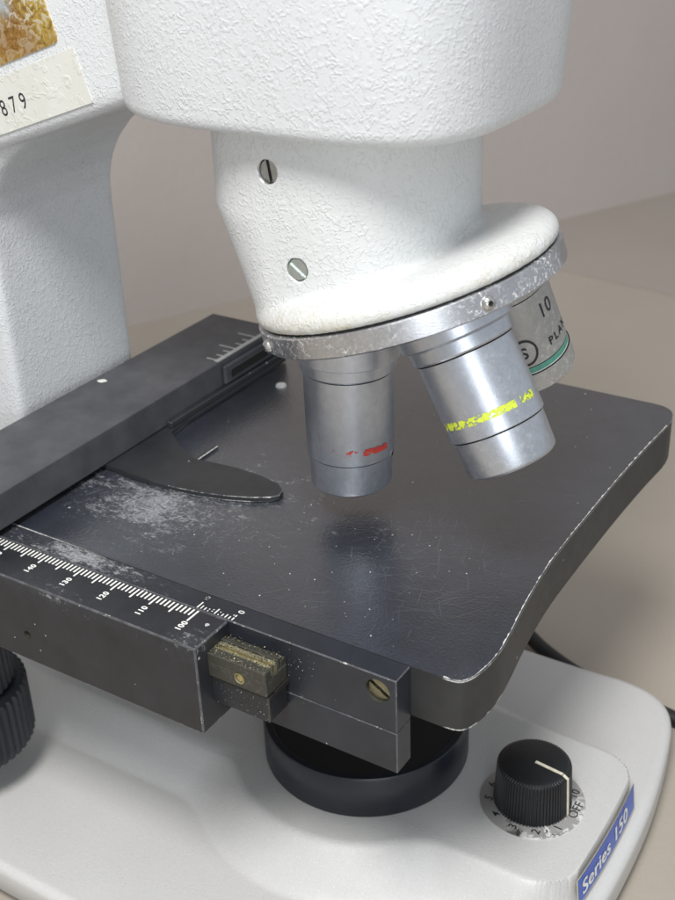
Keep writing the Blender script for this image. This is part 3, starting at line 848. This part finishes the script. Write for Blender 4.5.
# sliding scale block carrying the 100-150 scale
mb = MB(); mb.box(-92, 6.9, -10.5, -.08, -20.5, 0.0, 'block', .35, 2, 'chip_rare')
block = mb.build('scale_block', stage, sharp=20)
mb = MB(); Z = .03
for s_ in range(0, 66):
    L_ = 3.9 if s_ == 0 else (3.3 if s_ % 5 == 0 else 2.15)
    tick(-s_, -.45-L_*.93, -.42, .42, z=Z)
for s_ in range(0, 70, 10):
    put_text(mb, str(100+s_), 1.8, plane_fn((-s_+.62, -7.35, Z), (0, 1, 0), (-1, 0, 0)), 'mark', bold=.07, spacing=1.14)
mb.face([(4.2+.45*math.cos(t_)*(1+.3*math.sin(3*t_)), -3.2+.5*math.sin(t_), Z) for t_ in [q*math.pi/5 for q in range(10)]], 'mark_dull')
mb.build('millimetre_scale', block, recalc=False)
drill(block, (-38.9, -10.5, -13.6), (0, -1, 0), 1.0, 3, 'grimy')
mb = MB(); mb.lathe((-38.9, -9.6, -13.6), (0, -1, 0), [(-1.0, .92, 'grimy'), (-.1, .92, 'steel'), (0, .6, 'steel'), (-.4, .4, 'dark'), (-.4, 0, 'dark')], 28); mb.build('grub_screw', block)
# greasy carriage that slides in the guide
mb = MB()
mb.box(0, 20.2, -7.0, -.05, -8.6, -5.0, 'grimy', .25, 1)
mb.box(0, 20.2, -7.0, -5.0, -5.2, -3.0, 'grimy', .18, 1)
mb.box(0, 19.9, -5.05, -2.7, -5.3, -3.05, 'gold_grime', .1, 1)
mb.box(0, 20.0, -4.45, -4.0, -5.3, -2.72, 'brass', .08, 1)
mb.box(0, 19.9, -2.6, -1.7, -5.3, -2.75, 'grimy', .1, 1)
mb.box(0, 20.0, -1.6, -.05, -5.3, -3.6, 'grimy', .1, 1)
mb.box(0, 20.0, -6.3, -.05, -15.3, -9.3, 'block', .3, 1)
mb.box(0, 20.6, -4.5, -.05, -9.4, -8.5, 'dark')
carr = mb.build('slide_carriage', stage, sharp=20)
# grease and dust grains on and round the carriage
mb = MB()
for i in range(620):
    q = random.random()
    if q < .75: c_ = Vector((random.uniform(6.5, 20), random.uniform(-6.9, -.6), -2.95 if random.random() < .9 else -2.5)); nrm = 2
    elif q < .87: c_ = Vector((random.gauss(22.5, 2.4), -.06, random.uniform(-14, -1))); nrm = 1
    else: c_ = Vector((random.uniform(7.5, 20), -6.36, random.uniform(-15, -9.5))); nrm = 1; q = .95
    r = random.uniform(.04, .17)*(1 if q < .75 else .6)
    if nrm == 1 and c_.y > -1 and c_.x < 20.3: continue
    pts = []
    for k_ in range(6):
        t_ = k_*math.pi/3+random.uniform(-.3, .3); rr = r*random.uniform(.6, 1.3)
        o_ = Vector((math.cos(t_)*rr, math.sin(t_)*rr, 0)) if nrm == 2 else Vector((math.cos(t_)*rr, 0, math.sin(t_)*rr))
        pts.append(c_+o_)
    tp = c_+(Vector((0, 0, r*.8)) if nrm == 2 else Vector((0, -r*.8, 0)))
    mt = random.choice(['gold_grime', 'dull_brass', 'gold_grime', 'grimy', 'dark', 'dark', 'gold_grime', 'brass']) if nrm == 2 else random.choice(['mark_dull', 'dark', 'dark', 'scratch', 'scratch'])
    for k_ in range(6): mb.face([pts[k_], pts[(k_+1) % 6], tp], mt)
gr = mb.build('grease_grains', carr); gr['kind'] = 'stuff'
mb = MB(); mb.lathe((14.1, -7.0, -6.3), (0, -1, 0), [(-.2, 1.2, 'brass'), (.12, 1.2, 'brass'), (.18, 1.0, 'brass'), (-.05, .8, 'gold_grime'), (.15, .5, 'brass'), (.15, 0, 'brass')], 32); mb.build('brass_screw', carr)

# cross bar of the mechanical stage
mb = MB(); mb.box(-76.8, -54.2, -24, 106, 1.6, 10.0, 'cross', .3, 2); cross = mb.build('cross_bar', stage, sharp=20)
mb = MB(); Z = 10.06
mb.face([(-55.9, 79, Z), (-54.5, 79, Z), (-54.5, 106, Z), (-55.9, 106, Z)], 'mark_dull')
for y, L_ in ((79.6, 3), (82.5, 2), (85.5, 2), (88, 5.2), (91, 2), (94, 2), (97, 5.5)):
    mb.face([(-55.9-L_, y, Z), (-55.9, y, Z), (-55.9, y+.6, Z), (-55.9-L_, y+.6, Z)], 'mark_dull')
chip_ = MB(); chip_.face([(-73.7+1.2*math.cos(t_)*(1+.25*math.sin(2*t_)), 55.7+1.0*math.sin(t_), Z) for t_ in [q*math.pi/6 for q in range(12)]], 'dust')
mb.build('cross_scale', cross, recalc=False); chip_.build('paint_chip', cross, recalc=False)
mb = MB(); mb.box(-54.3, -53.2, 80, 101, 3.2, 8.6, 'cross', .4, 1); mb.box(-53.3, -52.9, 82, 99, 4.6, 7.2, 'dark', .15, 1); mb.build('slot_frame', cross, sharp=20)
# slide holder with its curved finger
cl = [(-56, 34.0), (-51.6, 33.9), (-46, 33.3), (-40.3, 33.2), (-33.5, 33.5), (-26.7, 34.5), (-20.5, 36.2), (-15.4, 38.2), (-11.6, 40.3), (-10.2, 42.0), (-10.7, 44.3), (-13.1, 46.3), (-18.9, 47.6), (-26.4, 47.7), (-32, 47.2), (-37.2, 46.4), (-38.6, 46.9), (-44.5, 49.5), (-51.5, 54.5), (-52.2, 62), (-52.2, 106), (-56, 106)]
mb = MB(); mb.prism(cl, .2, 1.45, 'clip', bev=.16, seg=1, bevmat='chip_mid', smooth=False)
for f_ in mb.bm.faces:
    cc_ = f_.calc_center_median()
    if cc_.x < -37.4 or (cc_.x < -30 and cc_.y > 44): f_.material_index = mb.mi('clip')
mb.box(-38.5, -37.5, 47.0, 55.5, -.1, .8, 'clip', .2, 1, 'chip')
mb.box(-54.0, -52.3, 56, 106, 1.4, 3.2, 'clip', .3, 1)
holder = mb.build('slide_holder', stage, sharp=25)
mb = MB(); mb.lathe((-47.9+3.6, 92.2, 0), (0, 0, 1), [(0, 1.5, 'dust'), (.5, 1.3, 'dust'), (.75, .7, 'dust'), (.8, 0, 'dust')], 24); mb.build('stop_pin', stage)

# stage drive knobs (ribbed) hanging under the scale block
def ribbed(name, c, z0, z1, r, n, parent):
    mb = MB(); rings = []
    K = n*4
    for (z, dr, fl) in ((z0, -1.3, 0), (z0+.3, -.4, .6), (z0+1, 0, 1), (z1-1, 0, 1), (z1-.3, -.4, .6), (z1, -1.3, 0)):
        rings.append([mb.bm.verts.new((c[0]+(r+dr+(.35 if i % 4 in (0, 1) else -.45)*fl)*math.cos(2*math.pi*i/K), c[1]+(r+dr+(.35 if i % 4 in (0, 1) else -.45)*fl)*math.sin(2*math.pi*i/K), z)) for i in range(K)])
    for a_, b_ in zip(rings[:-1], rings[1:]):
        for i in range(K):
            j = (i+1) % K; mb.bm.faces.new((a_[i], a_[j], b_[j], b_[i]))
    mb.bm.faces.new(rings[0][::-1]); mb.bm.faces.new(rings[-1])
    mb.mi('drive'); return mb.build(name, parent, sharp=25)
KX = (-83.5, 0.0)
ribbed('drive_knob', KX, -51.2, -26, 15.3, 44, stage)
ribbed('drive_knob', KX, -69, -52, 17.6, 48, stage)
mb = MB(); mb.lathe((KX[0], KX[1], -20.4), (0, 0, -1), [(0, 8, 'drive'), (6, 8, 'drive'), (6, 4, 'drive'), (46, 4, 'drive'), (46, 0, 'drive')], 40); mb.build('knob_shaft', stage)

# ================================================================== power cord on the table behind the base
path = [(-75, 150, -80), (-30, 142, -84), (5, 136, -87), (20, 130, -89.2), (32, 125.5, -89.8), (46, 122.2, -89.8), (60, 120.8, -89.8), (72, 118, -89.8), (84, 112, -89.8), (105, 104, -89.8), (170, 120, -89.8)]
pp = [Vector(p) for p in catmull(path, 10, False)]
mb = MB(); prev = None
for i, p in enumerate(pp):
    tg = (pp[min(i+1, len(pp)-1)]-pp[max(i-1, 0)]).normalized(); n1 = tg.cross(Vector((0, 0, 1))).normalized(); n2 = tg.cross(n1)
    rg = [mb.bm.verts.new(p+(n1*math.cos(2*math.pi*k/20)+n2*math.sin(2*math.pi*k/20))*2.2) for k in range(20)]
    if prev:
        for k in range(20):
            f = mb.bm.faces.new((prev[k], prev[(k+1) % 20], rg[(k+1) % 20], rg[k])); f.smooth = True
    prev = rg
mb.mi('cord'); cord = mb.build('power_cord', None)
cord['label'] = 'black power cord lying on the table behind the microscope base'; cord['category'] = 'cord'
